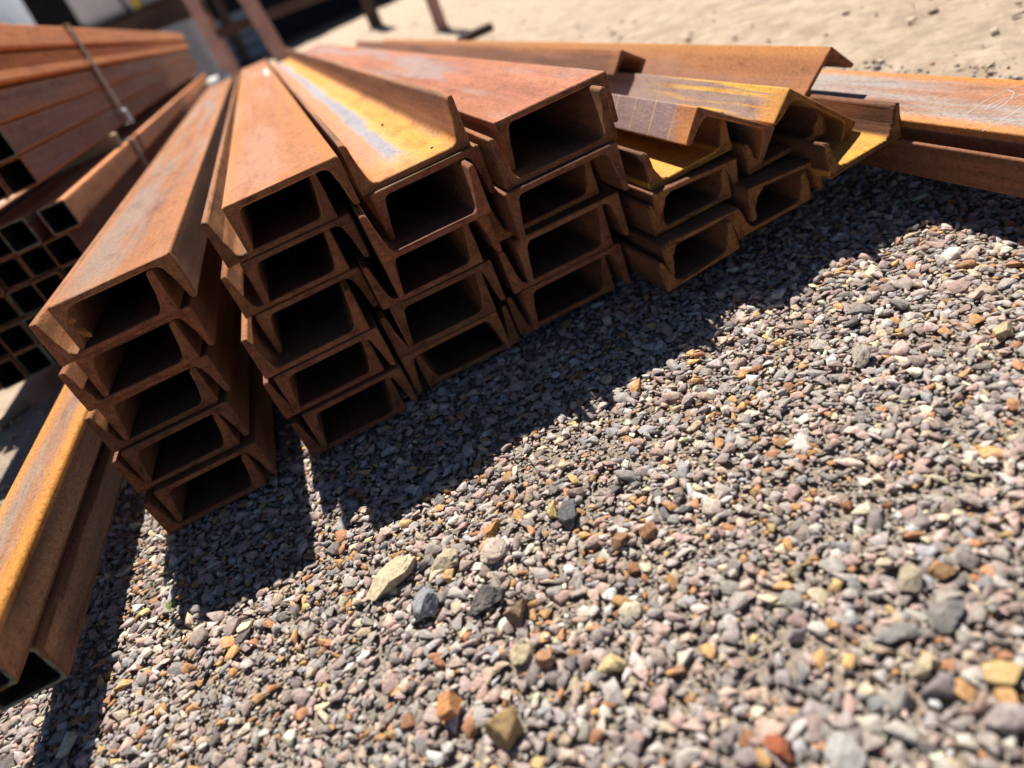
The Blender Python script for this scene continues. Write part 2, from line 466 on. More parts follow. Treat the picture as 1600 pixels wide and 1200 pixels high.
def hull_shape(rng, npts, bevel):
    bm = bmesh.new()
    for _ in range(npts):
        d = rng.normal(size=3); d /= np.linalg.norm(d)
        bm.verts.new(d * rng.uniform(0.8, 1.0))
    r = bmesh.ops.convex_hull(bm, input=bm.verts)
    junk = [g for g in r['geom_interior'] if isinstance(g, bmesh.types.BMVert)]
    if junk: bmesh.ops.delete(bm, geom=junk, context='VERTS')
    bmesh.ops.dissolve_limit(bm, angle_limit=math.radians(16), verts=bm.verts, edges=bm.edges)
    if bevel: bmesh.ops.bevel(bm, geom=list(bm.edges), offset=bevel, segments=1, affect='EDGES', profile=0.5, clamp_overlap=True)
    bmesh.ops.triangulate(bm, faces=bm.faces)
    bm.verts.index_update(); bm.verts.ensure_lookup_table()
    p = np.array([v.co[:] for v in bm.verts]); f = np.array([[q.index for q in t.verts] for t in bm.faces])
    bm.free()
    p -= (p.max(0) + p.min(0)) / 2
    p /= (p.max(0) - p.min(0)) / 2
    return p, f

def stone_material(name, attr=True, color=None, speck=0.5):
    k = NT(name)
    if attr:
        a = k.n('ShaderNodeAttribute'); a.attribute_name = 'stone_colour'
        base = a.outputs['Color']
        v = k.n('ShaderNodeTexCoord').outputs['Object']
    else:
        base = k.n('ShaderNodeRGB').outputs[0]; base.default_value = (*color, 1)
        v, _ = k.coords()
    a1 = k.noise(v, 220, 5, 0.65); a2 = k.noise(v, 900, 3, 0.7); a3 = k.noise(v, 90, 3, 0.6)
    col = k.mix(k.math('MULTIPLY', k.step(a1, 0.42, 0.62), 0.55 * speck * 2), base, k.mix(1.0, base, (0.55, 0.5, 0.46), 'MULTIPLY'))
    col = k.mix(k.math('MULTIPLY', k.step(a2, 0.56, 0.70), 0.35), col, (0.50, 0.455, 0.40))
    col = k.mix(k.math('MULTIPLY', k.step(a3, 0.52, 0.72), 0.30), col, (0.42, 0.35, 0.28))
    k.bump(k.math('ADD', a1, k.math('MULTIPLY', a2, 0.6)), 1.0, 0.0026)
    return k.finish(col, 0.85, 0.28)

# hand-picked stones: name, label, x, y, (long, wide, high) m, turn deg, colour, z
STONES = [
    ('stone', 'long cream slab stone, the palest large piece in front of the stack', -0.127, 0.590, (0.066, 0.036, 0.020), 32, (0.60, 0.50, 0.33)),
    ('stone', 'blue grey angular stone right below the long cream slab', -0.100, 0.528, (0.034, 0.027, 0.024), 60, (0.30, 0.31, 0.33)),
    ('asphalt_lump', 'rough dark charcoal lump of asphalt beside the blue grey stone', -0.046, 0.497, (0.042, 0.030, 0.020), 20, (0.13, 0.12, 0.115)),
    ('stone', 'rounded brown striped pebble right of the dark asphalt lump', -0.020, 0.463, (0.026, 0.022, 0.020), 15, (0.33, 0.22, 0.14)),
    ('stone', 'pinkish cream speckled stone uphill of the cream slab', -0.017, 0.549, (0.036, 0.028, 0.018), 55, (0.55, 0.44, 0.36)),
    ('stone', 'tan knobbly stone between the cream slab and the pinkish stone', -0.067, 0.572, (0.034, 0.026, 0.018), 10, (0.50, 0.40, 0.27)),
    ('stone', 'flat bright orange stone in the blurred foreground', -0.108, 0.407, (0.030, 0.024, 0.018), 50, (0.52, 0.23, 0.085)),
    ('stone', 'blocky ochre stone with sharp corners at the bottom edge', -0.068, 0.360, (0.032, 0.027, 0.032), 20, (0.45, 0.30, 0.14)),
    ('stone', 'pale yellow wedge stone in the lower middle', 0.030, 0.363, (0.026, 0.018, 0.016), 10, (0.60, 0.47, 0.24)),
    ('stone', 'square cream stone touching a terracotta one', -0.035, 0.419, (0.027, 0.023, 0.016), 35, (0.60, 0.50, 0.32)),
    ('stone', 'terracotta coloured square stone beside the cream one', -0.015, 0.400, (0.020, 0.018, 0.016), 15, (0.45, 0.24, 0.13)),
    ('stone', 'brick red stone near the bottom right of the gravel', 0.103, 0.242, (0.021, 0.019, 0.014), 70, (0.45, 0.13, 0.06)),
    ('stone', 'large light grey flat stone near the bottom right', 0.135, 0.218, (0.030, 0.026, 0.014), 20, (0.45, 0.43, 0.40)),
    ('stone', 'broad dark grey slate piece at the right', 0.263, 0.262, (0.032, 0.022, 0.012), 30, (0.23, 0.215, 0.20)),
    ('stone', 'thin grey stone shard beside the broad slate piece', 0.224, 0.268, (0.036, 0.013, 0.010), -8, (0.28, 0.27, 0.25)),
    ('stone', 'tan triangular stone flake at the right', 0.270, 0.300, (0.030, 0.016, 0.010), 40, (0.42, 0.35, 0.25)),
    ('stone', 'cream oval pebble at the lower right', 0.221, 0.239, (0.024, 0.013, 0.012), 5, (0.60, 0.50, 0.33)),
    ('stone', 'orange brown pebble above the tan triangular flake', 0.291, 0.292, (0.019, 0.016, 0.013), 0, (0.48, 0.27, 0.13)),
    ('stone', 'large pinkish grey stone at the right edge', 0.236, 0.187, (0.032, 0.022, 0.014), -30, (0.40, 0.33, 0.31)),
    ('stone', 'orange stone flake leaning on a grey stone', -0.008, 0.582, (0.026, 0.016, 0.012), 30, (0.52, 0.26, 0.09)),
    ('stone', 'charcoal grey rounded stone in sharp focus mid gravel', 0.072, 0.543, (0.030, 0.023, 0.019), 25, (0.15, 0.145, 0.145)),
    ('stone', 'brown boxy stone right of the charcoal rounded one', 0.100, 0.480, (0.021, 0.014, 0.012), 20, (0.34, 0.19, 0.10)),
    ('stone', 'yellow elongated stone leaning on the charcoal one', 0.060, 0.566, (0.025, 0.013, 0.011), 55, (0.55, 0.41, 0.17)),
    ('stone', 'rust coloured pebble beside the brown boxy stone', 0.128, 0.474, (0.022, 0.016, 0.013), 40, (0.40, 0.20, 0.11)),
    ('stone', 'rounded tan grey stone standing proud at the right', 0.442, 0.544, (0.030, 0.024, 0.024), 30, (0.45, 0.40, 0.33)),
    ('stone', 'yellow tan flat stone near the right edge', 0.564, 0.476, (0.030, 0.014, 0.014), 5, (0.56, 0.45, 0.27)),
    ('stone', 'pale whitish stone lying alone in the shadow', 0.475, 0.725, (0.029, 0.016, 0.013), 5, (0.52, 0.52, 0.50)),
]

def build_gravel():
    rng = RNG
    x0, x1, y0, y1 = -1.35, 1.25, -0.05, 2.0
    cell = 0.002
    nx, ny = int((x1 - x0) / cell), int((y1 - y0) / cell)
    H = np.full((ny, nx), -0.010)
    v2, f2 = ico(2); v1, f1 = ico(1)
    var2 = [hull_shape(rng, int(rng.integers(8, 14)), float(rng.uniform(0.02, 0.06))) for _ in range(34)]
    var1 = [hull_shape(rng, int(rng.integers(8, 13)), 0.0) for _ in range(20)]
    fw = np.array(FWD); rt = np.array(RIGHT); upv = np.array(UP)
    def inview(x, y, m=0.06):
        d = np.array([x, y, -0.5083])
        z = d @ fw
        if z < 0.05: return False
        return abs(d @ rt) / z < 0.735 + m and abs(d @ upv) / z < 0.551 + m
    grid_rng = rng
    items = []
    # footprints of the hand-picked stones are kept clear
    keep = []
    for s in STONES:
        keep.append((s[2], s[3], 0.38 * max(s[4][0], s[4][1]) * 0.5 + 0.38 * min(s[4][0], s[4][1]) * 0.5))
    KX = np.array([k[0] for k in keep]); KY = np.array([k[1] for k in keep]); KR = np.array([k[2] for k in keep])
    def density(x, y):
        d = 1.0
        if y > 1.35: d *= max(0.0, 1 - (y - 1.35) / 0.5)
        if x > 0.85: d *= max(0.05, 1 - (x - 0.85) / 0.18)
        if x < -0.60 and y > 0.95: d *= max(0.04, 1 - (-0.60 - x) / 0.1)
        if y > 1.02 and -0.42 < x < 0.55: d *= 0.15
        return d
    def patchy(x, y):
        q = math.sin(x * 9.1 + 1.7 + 1.3 * math.sin(y * 7.3)) * math.sin(y * 11.3 - 0.4 + 1.1 * math.sin(x * 6.1)) + 0.5 * math.sin(x * 23 + y * 17)
        return 0.45 if q > 0.75 else 1.0
    def drop(n, lo, hi, pw, cands, far_keep):
        cnt = 0
        big_n = n * cands * 5
        gx = rng.uniform(x0 + 0.03, x1 - 0.03, big_n); gy = rng.uniform(y0 + 0.03, y1 - 0.03, big_n)
        dd = np.stack([gx, gy, np.full(big_n, -0.5083)], 1); dz = dd @ fw
        near = (dz > 0.05) & (np.abs(dd @ rt) < 0.80 * dz) & (np.abs(dd @ upv) < 0.60 * dz)
        sel = near | (rng.random(big_n) < far_keep)
        gx, gy = gx[sel], gy[sel]
        n = min(n, len(gx) // cands)
        xs = gx[:n * cands].reshape(n, cands); ys = gy[:n * cands].reshape(n, cands)
        us = rng.random((n, 4))
        for i in range(n):
            L = lo + (hi - lo) * us[i, 0] ** pw
            Wd = L * (0.52 + 0.42 * us[i, 1]); T = L * (0.28 + 0.32 * us[i, 2])
            best = None
            rad = max(1, int(0.30 * (L + Wd) * 0.5 / cell))
            for c in range(cands):
                x, y = xs[i, c], ys[i, c]
                ix, iy = int((x - x0) / cell), int((y - y0) / cell)
                if ix - rad < 0 or iy - rad < 0 or ix + rad >= nx or iy + rad >= ny: continue
                patch = H[iy - rad:iy + rad + 1, ix - rad:ix + rad + 1]
                hgt = 0.55 * patch.mean() + 0.45 * patch.max()
                if best is None or hgt < best[0]: best = (hgt, x, y, ix, iy, patch)
            if best is None: continue
            hgt, x, y, ix, iy, patch = best
            if us[i, 3] > density(x, y) * (patchy(x, y) if L > 0.0075 else 1.0): continue
            dk = (KX - x) ** 2 + (KY - y) ** 2
            if (dk < (KR + L * 0.36) ** 2).any() and hgt > -0.008: continue
            z = hgt + T * 0.5 * 0.40
            z = min(z, 0.008)
            top = z + T * 0.46
            yy, xx = np.mgrid[-rad:rad + 1, -rad:rad + 1]
            bowl = top - T * 0.45 * (xx * xx + yy * yy) / (rad * rad * 1.6)
            np.maximum(patch, np.where(xx * xx + yy * yy <= rad * rad, bowl, -1), out=patch)
            items.append((x, y, z, L, Wd, T, top, ix, iy, rad))
    drop(3800, 0.015, 0.027, 1.9, 2, 0.5)
    drop(48000, 0.0075, 0.0180, 1.25, 4, 0.18)
    drop(70000, 0.0034, 0.0090, 1.2, 3, 0.02)
    # sparse pebbles on the bare dirt beyond the stacks
    for _ in range(4200):
        x = rng.uniform(0.95, 5.0); y = rng.uniform(0.6, 9.0)
        L = 0.004 + 0.024 * rng.random() ** 5
        items.append((x, y, -0.002, L * 1.3, L * 1.1, L * 0.45, 1.0, -1, -1, 1))
    V, F, C = [], [], []
    off = 0
    tri = 0
    for (x, y, z, L, Wd, T, top, ix, iy, rad) in items:
        if ix >= 0:
            p = H[max(0, iy - rad):iy + rad + 1, max(0, ix - rad):ix + rad + 1]
            if p.mean() > top + 0.002: continue       # fully buried
        vis = inview(x, y)
        big = vis and L > 0.0080 and ix >= 0
        if not vis and L < 0.009: continue
        base, fc = var2[rng.integers(34)] if big else var1[rng.integers(20)]
        p = base * np.array([L, Wd, T]) * 0.5
        a, b, c = rng.normal(0, 0.27), rng.normal(0, 0.27), rng.uniform(0, 6.283)
        ca, sa, cb, sb, cc, sc = math.cos(a), math.sin(a), math.cos(b), math.sin(b), math.cos(c), math.sin(c)
        Rm = np.array([[cc, -sc, 0], [sc, cc, 0], [0, 0, 1]]) @ np.array([[1, 0, 0], [0, ca, -sa], [0, sa, ca]]) @ np.array([[cb, 0, sb], [0, 1, 0], [-sb, 0, cb]])
        p = p @ Rm.T + np.array([x, y, z])
        V.append(p); F.append(fc + off); off += len(p)
        col = PC[rng.choice(len(PC), p=PW)] * np.exp(rng.normal(0, 0.20)) * (1 + rng.normal(0, 0.018, 3))
        if ix < 0 and rng.random() < 0.92: col = np.array([0.46, 0.355, 0.26]) * np.exp(rng.normal(0, 0.25))
        C.append(np.repeat(np.clip(col, 0.02, 0.78)[None], len(p), 0))
    V = np.concatenate(V); F = np.concatenate(F); C = np.concatenate(C)
    me = bpy.data.meshes.new('gravel')
    me.vertices.add(len(V)); me.vertices.foreach_set('co', V.ravel().astype(np.float32))
    me.loops.add(F.size); me.loops.foreach_set('vertex_index', F.ravel().astype(np.int32))
    me.polygons.add(len(F)); me.polygons.foreach_set('loop_start', np.arange(0, F.size, 3, dtype=np.int32))
    at = me.attributes.new('stone_colour', 'FLOAT_COLOR', 'POINT')
    at.data.foreach_set('color', np.concatenate([C, np.ones((len(C), 1))], 1).ravel().astype(np.float32))
    me.update(calc_edges=True)
    me.validate()
    me.materials.append(stone_material('gravel_stone'))
    o = link('gravel', me)
    tag(o, 'loose mixed gravel of grey, tan and orange stones covering the yard', 'gravel', kind='stuff')
    me['tris'] = len(F)
    return H, (x0, y0, cell)
HMAP, HG = build_gravel()

def hmap(x, y, r=0.006):
    ix, iy = int((x - HG[0]) / HG[2]), int((y - HG[1]) / HG[2])
    q = max(1, int(r / HG[2]))
    return float(HMAP[iy - q:iy + q + 1, ix - q:ix + q + 1].mean())

V3, F3 = ico(4)
for i, (nm, lab, x, y, s, turn, colr) in enumerate(STONES):
    rr = np.random.default_rng(100 + i)
    p = stone_shape(V3, rr, 11, 0.42, 0.78)
    n3 = sum(np.sin(p @ rr.normal(size=3) * q + rr.uniform(0, 6)) / q for q in (4, 6, 9, 13, 19))
    p = p * (1 + 0.05 * n3[:, None] * (2.6 if nm == 'asphalt_lump' else 1.0))
    p = p * np.array(s) * 0.5
    me = bpy.data.meshes.new(nm)
    me.from_pydata(p.tolist(), [], F3.tolist())
    for pl in me.polygons: pl.use_smooth = True
    me.set_sharp_from_angle(angle=math.radians(28))
    me.materials.append(stone_material('stone_' + str(i), False, colr, 0.6))
    z = max(hmap(x, y, min(s[:2]) * 0.4), -0.006) + s[2] * 0.24
    o = link(nm, me, None, (x, y, min(z, 0.009)), (rr.normal(0, 0.12), rr.normal(0, 0.12), math.radians(turn)))
    tag(o, lab, 'stone', 'larger stones lying in the gravel')

# ------------------------------------------------------------------ stacked channels
ORD = ['topmost', 'second from the top', 'third from the top', 'fourth from the top', 'fifth from the top',
       'sixth from the top', 'seventh from the top', 'eighth from the top', 'ninth from the top', 'lowest']
COLN = {1: 'leftmost column', 2: 'second column from left', 3: 'third column from left', 4: 'fourth column from left',
        5: 'fifth column from left', 6: 'sixth column from left', 7: 'seventh column from left'}
YFAR = 5.0
T_WEB = 0.0082

def put_channel(kind, xc, y, z, W, B, mats, label, ang=0.0, yfar=YFAR, t=T_WEB, seed=0, group='steel channels stacked in columns', slim=1.0, name='steel_channel', jag=0.0009):
    prof = channel_profile(W, B, t, 0.0155 * slim, 0.0082 * slim, 0.010 * slim)
    me = extrude_mesh(name, prof, yfar - y, mats, seed=seed, jag=jag)
    a = math.radians(ang)
    o = link(name, me, None, (xc, y, z), (0, -a if kind == 'N' else math.pi - a, 0))
    tag(o, label, 'steel channel', group)
    return o

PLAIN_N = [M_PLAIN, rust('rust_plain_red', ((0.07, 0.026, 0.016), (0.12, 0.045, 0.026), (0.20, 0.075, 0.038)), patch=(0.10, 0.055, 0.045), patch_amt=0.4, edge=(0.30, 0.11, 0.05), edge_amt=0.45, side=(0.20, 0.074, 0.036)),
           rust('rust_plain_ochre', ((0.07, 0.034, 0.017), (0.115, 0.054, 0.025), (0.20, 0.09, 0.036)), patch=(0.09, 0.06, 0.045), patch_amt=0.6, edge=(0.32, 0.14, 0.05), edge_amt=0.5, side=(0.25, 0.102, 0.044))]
PLAIN_U = [M_PLAIN_U, rust('rust_trough_red', ((0.07, 0.026, 0.016), (0.12, 0.045, 0.026), (0.20, 0.075, 0.038)), patch=(0.10, 0.055, 0.045), patch_amt=0.4, edge_amt=0.4, side=(0.20, 0.074, 0.036), inner_lit=(0.40, 0.155, 0.058)),
           rust('rust_trough_ochre', ((0.07, 0.034, 0.017), (0.115, 0.054, 0.025), (0.20, 0.09, 0.036)), patch=(0.09, 0.06, 0.045), patch_amt=0.6, edge_amt=0.5, side=(0.25, 0.102, 0.044), inner_lit=(0.45, 0.185, 0.068))]
ENDS = [M_END, end_rust('rust_cut_end_red', (0.27, 0.088, 0.042), (0.075, 0.024, 0.014), (0.40, 0.15, 0.075)), end_rust('rust_cut_end_ochre', (0.27, 0.108, 0.046), (0.08, 0.031, 0.016), (0.38, 0.165, 0.07)),
        end_rust('rust_cut_end_dark', (0.19, 0.072, 0.036), (0.05, 0.02, 0.012), (0.30, 0.125, 0.06))]
# column: base z, pair pitch, width, [(kind, level, x, y, skin)]
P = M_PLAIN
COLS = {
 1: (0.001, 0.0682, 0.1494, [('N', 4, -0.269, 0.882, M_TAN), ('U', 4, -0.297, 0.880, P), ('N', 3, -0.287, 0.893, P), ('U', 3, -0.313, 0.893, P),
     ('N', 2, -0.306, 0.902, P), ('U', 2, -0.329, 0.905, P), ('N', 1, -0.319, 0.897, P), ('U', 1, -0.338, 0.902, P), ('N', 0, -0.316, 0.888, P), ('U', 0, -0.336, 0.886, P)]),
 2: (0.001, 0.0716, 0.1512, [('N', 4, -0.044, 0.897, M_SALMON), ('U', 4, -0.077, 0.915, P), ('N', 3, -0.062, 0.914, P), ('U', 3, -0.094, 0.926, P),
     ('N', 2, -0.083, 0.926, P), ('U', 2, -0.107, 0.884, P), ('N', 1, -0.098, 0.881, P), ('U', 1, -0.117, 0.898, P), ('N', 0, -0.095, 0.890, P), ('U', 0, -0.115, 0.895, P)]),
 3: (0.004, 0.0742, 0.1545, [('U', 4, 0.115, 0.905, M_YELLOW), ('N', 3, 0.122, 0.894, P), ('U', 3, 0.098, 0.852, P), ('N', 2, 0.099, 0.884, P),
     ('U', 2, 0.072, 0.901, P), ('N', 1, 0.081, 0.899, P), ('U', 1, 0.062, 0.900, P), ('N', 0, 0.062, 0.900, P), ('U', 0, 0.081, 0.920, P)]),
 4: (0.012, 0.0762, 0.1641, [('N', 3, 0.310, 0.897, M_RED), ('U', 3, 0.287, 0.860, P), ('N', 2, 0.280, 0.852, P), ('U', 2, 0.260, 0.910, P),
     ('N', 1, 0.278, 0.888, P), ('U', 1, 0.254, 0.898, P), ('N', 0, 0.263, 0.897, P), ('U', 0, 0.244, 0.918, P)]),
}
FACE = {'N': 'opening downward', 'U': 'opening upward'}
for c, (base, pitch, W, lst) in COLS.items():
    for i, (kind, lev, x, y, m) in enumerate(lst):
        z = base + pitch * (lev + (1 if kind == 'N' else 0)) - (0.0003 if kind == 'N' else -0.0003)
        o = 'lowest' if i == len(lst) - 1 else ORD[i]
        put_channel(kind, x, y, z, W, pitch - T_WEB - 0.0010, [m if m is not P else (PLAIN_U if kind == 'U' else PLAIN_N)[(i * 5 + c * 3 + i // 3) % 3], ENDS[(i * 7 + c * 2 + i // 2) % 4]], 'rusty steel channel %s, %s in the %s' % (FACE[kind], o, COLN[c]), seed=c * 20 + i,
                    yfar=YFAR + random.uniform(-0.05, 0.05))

# the looser right-hand columns: kind, x, y, z(web outer face), W, B, angle, skin, place
LOOSE = [
 ('U', 0.4604, 0.860, 0.1560, 0.1320, 0.053, 1.3, M_GOLD, 'gold floored steel channel opening upward, topmost in the fifth column, holding a tilted channel'),
 ('N', 0.4550, 0.845, 0.1525, 0.1330, 0.049, -2.5, P, 'rusty steel channel opening downward, second from the top in the fifth column from left'),
 ('U', 0.4420, 0.845, 0.0970, 0.1260, 0.047, 2.5, P, 'rusty steel channel opening upward, third from the top in the fifth column from left'),
 ('N', 0.4300, 0.815, 0.0945, 0.1230, 0.050, 1.5, P, 'rusty steel channel opening downward, fourth from the top in the fifth column from left'),
 ('U', 0.4170, 0.805, 0.0350, 0.1210, 0.047, 5.0, P, 'rusty steel channel opening upward, lowest in the fifth column from left'),
 ('U', 0.6012, 0.845, 0.1187, 0.1300, 0.045, 2.5, P, 'rusty steel channel opening upward, topmost in the sixth column, under tilted channels'),
 ('N', 0.5680, 0.812, 0.1130, 0.1200, 0.049, -2.0, P, 'rusty steel channel opening downward, second from the top in the sixth column'),
 ('U', 0.5480, 0.815, 0.0510, 0.1200, 0.046, 3.0, P, 'rusty steel channel opening upward, lowest in the sixth column'),
 ('U', 0.6730, 0.780, 0.0930, 0.1213, 0.049, 3.5, M_GOLD, 'gold floored steel channel opening upward at the right end, against the longer channels'),
]
for i, (kind, x, y, z, W, B, a, m, lab) in enumerate(LOOSE):
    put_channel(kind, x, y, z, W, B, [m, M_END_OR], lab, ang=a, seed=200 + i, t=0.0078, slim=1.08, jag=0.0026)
put_channel('N', 0.5300, 0.840, 0.2035, 0.1300, 0.049, [M_PURPLE, M_END], 'tilted steel channel with purple grey scale and ochre bands', ang=-33.6, seed=220, t=0.0070, slim=0.95, group='tilted loose channels lying on the right-hand stack')
put_channel('N', 0.6635, 0.840, 0.1640, 0.1340, 0.049, [M_STREAK, M_END_OR], 'tilted steel channel streaked with yellow, right of the purple grey one', ang=-41.6, seed=221, t=0.0070, slim=0.95, group='tilted loose channels lying on the right-hand stack')
put_channel('N', 0.7260, 0.950, 0.1550, 0.1300, 0.056, [M_ORANGE, M_END], 'bright orange channel leaning at 45 degrees, one flange raised as a ridge', ang=42.5, seed=222, t=0.0070, slim=0.95, group='tilted loose channels lying on the right-hand stack')
put_channel('N', 0.6310, 1.300, 0.2350, 0.0570, 0.046, [M_ORANGE, M_END], 'small rusty channel with dark open end lying farther back on top', ang=-38, seed=223, t=0.0055, slim=0.55, group='tilted loose channels lying on the right-hand stack')

# pair of longer channels at the right, running out past the camera
put_channel('U', 0.7930, 0.25, 0.0500, 0.1430, 0.0470, [P, M_END], 'long rusty channel opening upward, lower of the right-hand pair nearest the camera', seed=230, t=0.0070, slim=0.95, group='pair of longer channels at the right')
rail = put_channel('N', 0.8195, 0.25, 0.1130, 0.1420, 0.0550, [M_RAIL, M_END], 'long channel with grey web and orange edges, upper of the right-hand pair', seed=231, t=0.0070, slim=0.95, group='pair of longer channels at the right')

# ------------------------------------------------------------------ left-hand pieces
for (xc, y, zc, W, H, lab, sd) in ((-0.4990, 0.630, 0.0775, 0.074, 0.0560, 'brown rectangular tube with green edged end, lower of the two at the far left', 240),
                               (-0.4975, 0.583, 0.1310, 0.073, 0.0510, 'grey and orange topped rectangular tube, upper of the two at the far left', 241)):
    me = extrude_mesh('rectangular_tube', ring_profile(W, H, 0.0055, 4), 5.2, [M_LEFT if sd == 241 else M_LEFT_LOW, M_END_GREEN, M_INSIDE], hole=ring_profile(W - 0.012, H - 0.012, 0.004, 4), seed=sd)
    o = link('rectangular_tube', me, None, (xc, y, zc))
    tag(o, lab, 'rectangular tube', 'pair of rectangular tubes at the far left')

# ------------------------------------------------------------------ simple materials
def plain(name, color, rough=0.8, var=0.25, scale=20.0, spec=0.3, metal=0.0, stretch=(1, 1, 1)):
    k = NT(name)
    v, _ = k.coords()
    a = k.noise(k.vmul(v, stretch), scale, 5, 0.65)
    b = k.noise(v, scale * 11, 3, 0.7)
    col = k.mix(k.step(a, 0.3, 0.7), tuple(c * (1 - var) for c in color), tuple(min(1, c * (1 + var)) for c in color))
    col = k.mix(k.math('MULTIPLY', k.step(b, 0.55, 0.7), 0.4), col, tuple(c * 0.55 for c in color))
    k.bump(k.math('ADD', a, k.math('MULTIPLY', b, 0.4)), 0.4, 0.003)
    return k.finish(col, rough, spec, metal)
M_WOOD = plain('weathered_timber', (0.36, 0.27, 0.18), 0.9, 0.3, 30, 0.2, 0, (1, 8, 8))
M_STRAP = plain('steel_strap', (0.30, 0.25, 0.22), 0.5, 0.3, 60, 0.5, 0.5)
M_CLIP = plain('galvanised_clip', (0.55, 0.56, 0.58), 0.45, 0.15, 90, 0.5, 0.4)
M_POST = plain('pink_primer_post', (0.40, 0.235, 0.20), 0.75, 0.2, 6)
M_POSTD = plain('brown_primer_beam', (0.07, 0.042, 0.034), 0.8, 0.25, 6)
M_SHED = plain('dark_shed_cladding', (0.030, 0.036, 0.048), 0.8, 0.2, 3)
M_WRAP = plain('pale_plastic_wrap', (0.50, 0.53, 0.58), 0.5, 0.12, 4, 0.4)
M_YSTRAP = plain('yellow_strap', (0.60, 0.45, 0.07), 0.6, 0.1, 30)
M_DRUM = plain('blue_grey_drum', (0.24, 0.28, 0.34), 0.55, 0.15, 8, 0.4)
M_SACK = plain('white_sack', (0.70, 0.69, 0.66), 0.85, 0.08, 14)
M_CHALK = plain('white_paint_mark', (0.52, 0.50, 0.49), 0.8, 0.1, 200)

# ------------------------------------------------------------------ timber bearers
def timber(x, y, z, L, w, h, rz, label, cat='timber', group=None, name='timber_bearer'):
    bm = bmesh.new()
    add_box(bm, (0, 0, h / 2), (L, w, h), 0.004)
    for v in bm.verts:
        v.co += Vector((random.uniform(-1, 1), random.uniform(-1, 1), random.uniform(-1, 1))) * 0.0012
    o = bm_obj(name, bm, M_WOOD, None, (x, y, z), (0, 0, math.radians(rz)))
    return tag(o, label, cat, group)
timber(-0.52, 2.15, -0.006, 0.16, 0.08, 0.055, 3, 'short timber block under the pair of rectangular tubes at left', name='timber_block')
timber(0.665, 1.32, -0.004, 0.66, 0.07, 0.053, 1, 'timber bearer in the shade under the right-hand channels')
timber(-0.78, 2.75, -0.006, 0.76, 0.08, 0.056, -1, 'timber bearer in the shade under the left tube bundle')
timber(-0.890, 1.730, -0.010, 0.10, 0.024, 0.016, 62, 'sunlit pale timber offcut on the ground before the tube bundle', name='timber_offcut')

# ------------------------------------------------------------------ tube bundles
TS = 0.0632
def tube_mesh(mats, seed):
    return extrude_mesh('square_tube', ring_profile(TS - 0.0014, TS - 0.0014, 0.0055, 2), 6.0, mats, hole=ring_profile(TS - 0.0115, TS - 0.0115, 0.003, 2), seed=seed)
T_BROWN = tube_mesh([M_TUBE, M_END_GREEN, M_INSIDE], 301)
T_LIT = tube_mesh([M_TUBE_LIT, M_END_OR, M_INSIDE], 302)
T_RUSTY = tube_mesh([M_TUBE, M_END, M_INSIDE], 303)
N2 = ['lowest', 'second', 'third', 'fourth', 'fifth']
C2 = ['rightmost', 'second from right', 'third from right', 'fourth from right', 'fifth from right', 'sixth from right']
XR = -0.532
for row in range(5):
    for c in range(6):
        me = (T_BROWN, T_RUSTY)[random.random() < 0.45]
        if row == 4 and c == 0: me = tube_mesh([M_TUBE_LIT, M_END_GREEN, M_INSIDE], 305)
        x = XR - TS * (c + 0.5) - 0.006 * (4 - row)
        y = 1.75 + random.uniform(-0.012, 0.012)
        if row == 4 and c == 0: x += 0.026
        if row == 4 and c > 2 and c % 2: continue
        o = link('square_tube', me, None, (x, y, 0.053 + TS * (row + 0.5)))
        tag(o, 'rusty square tube, %s row up, %s, in the lower strapped bundle' % (N2[row], C2[c]), 'square tube', 'square tubes in the lower bundle')
for row in range(5):
    for c in range(4):
        me = T_LIT if row >= 3 else (T_BROWN, T_RUSTY)[random.random() < 0.5]
        y = 1.75 + random.uniform(-0.012, 0.012)
        if row < 3:
            x = XR + 0.003 - TS * (c + 0.5) + 0.004 * row
            o = link('square_tube', me, None, (x, y, 0.411 + TS * (row + 0.5)))
        else:
            TR = TS * 1.115
            o = link('square_tube', me, None, (XR + 0.019 - TR * (c + 0.5), y, 0.411 + TS * 3 + TR * (row - 2.5)), (0, math.radians(-7 + random.uniform(-0.4, 0.4)), 0))  # rolled so the side faces catch more sun
        tag(o, '%s square tube, %s row up, %s, in the upper strapped bundle' % ('orange' if row >= 3 else 'rusty', N2[row], C2[c]), 'square tube', 'square tubes in the upper bundle')
for y, lab in ((2.62, 'nearer'), (6.6, 'farther')):
    timber(-0.69, y, 0.3695, 0.36, 0.06, 0.041, 0, '%s timber spacer between the two tube bundles' % lab, group='spacers between the tube bundles', name='timber_spacer')

def strap(x0, x1, z0, z1, y, tilt, label, lean=0.0):
    root = empty('steel_strap', ((x0 + x1) / 2, y, (z0 + z1) / 2), (math.radians(tilt), 0, 0))
    w = x1 - x0; h = (z1 - z0) / math.cos(math.radians(tilt))
    bm = bmesh.new(); t = 0.0016; b = 0.042
    add_box(bm, (0, 0, h / 2 + t / 2), (w + 2 * t, b, t)); add_box(bm, (0, 0, -h / 2 - t / 2), (w + 2 * t, b, t))
    add_box(bm, (w / 2 + t / 2, 0, 0), (t, b, h)); add_box(bm, (-w / 2 - t / 2, 0, 0), (t, b, h))
    bm_obj('band', bm, M_STRAP, root)
    bm = bmesh.new()
    add_box(bm, (w / 2 + 0.006, 0, -h / 2 + 0.02), (0.010, 0.046, 0.05), 0.003)
    bm_obj('clip', bm, M_CLIP, root)
    tag(root, label, 'strap', 'steel straps round the tube bundles')
strap(XR - 0.268, XR + 0.024, 0.409, 0.744, 2.95, 0, 'grey steel strap running round the upper tube bundle')
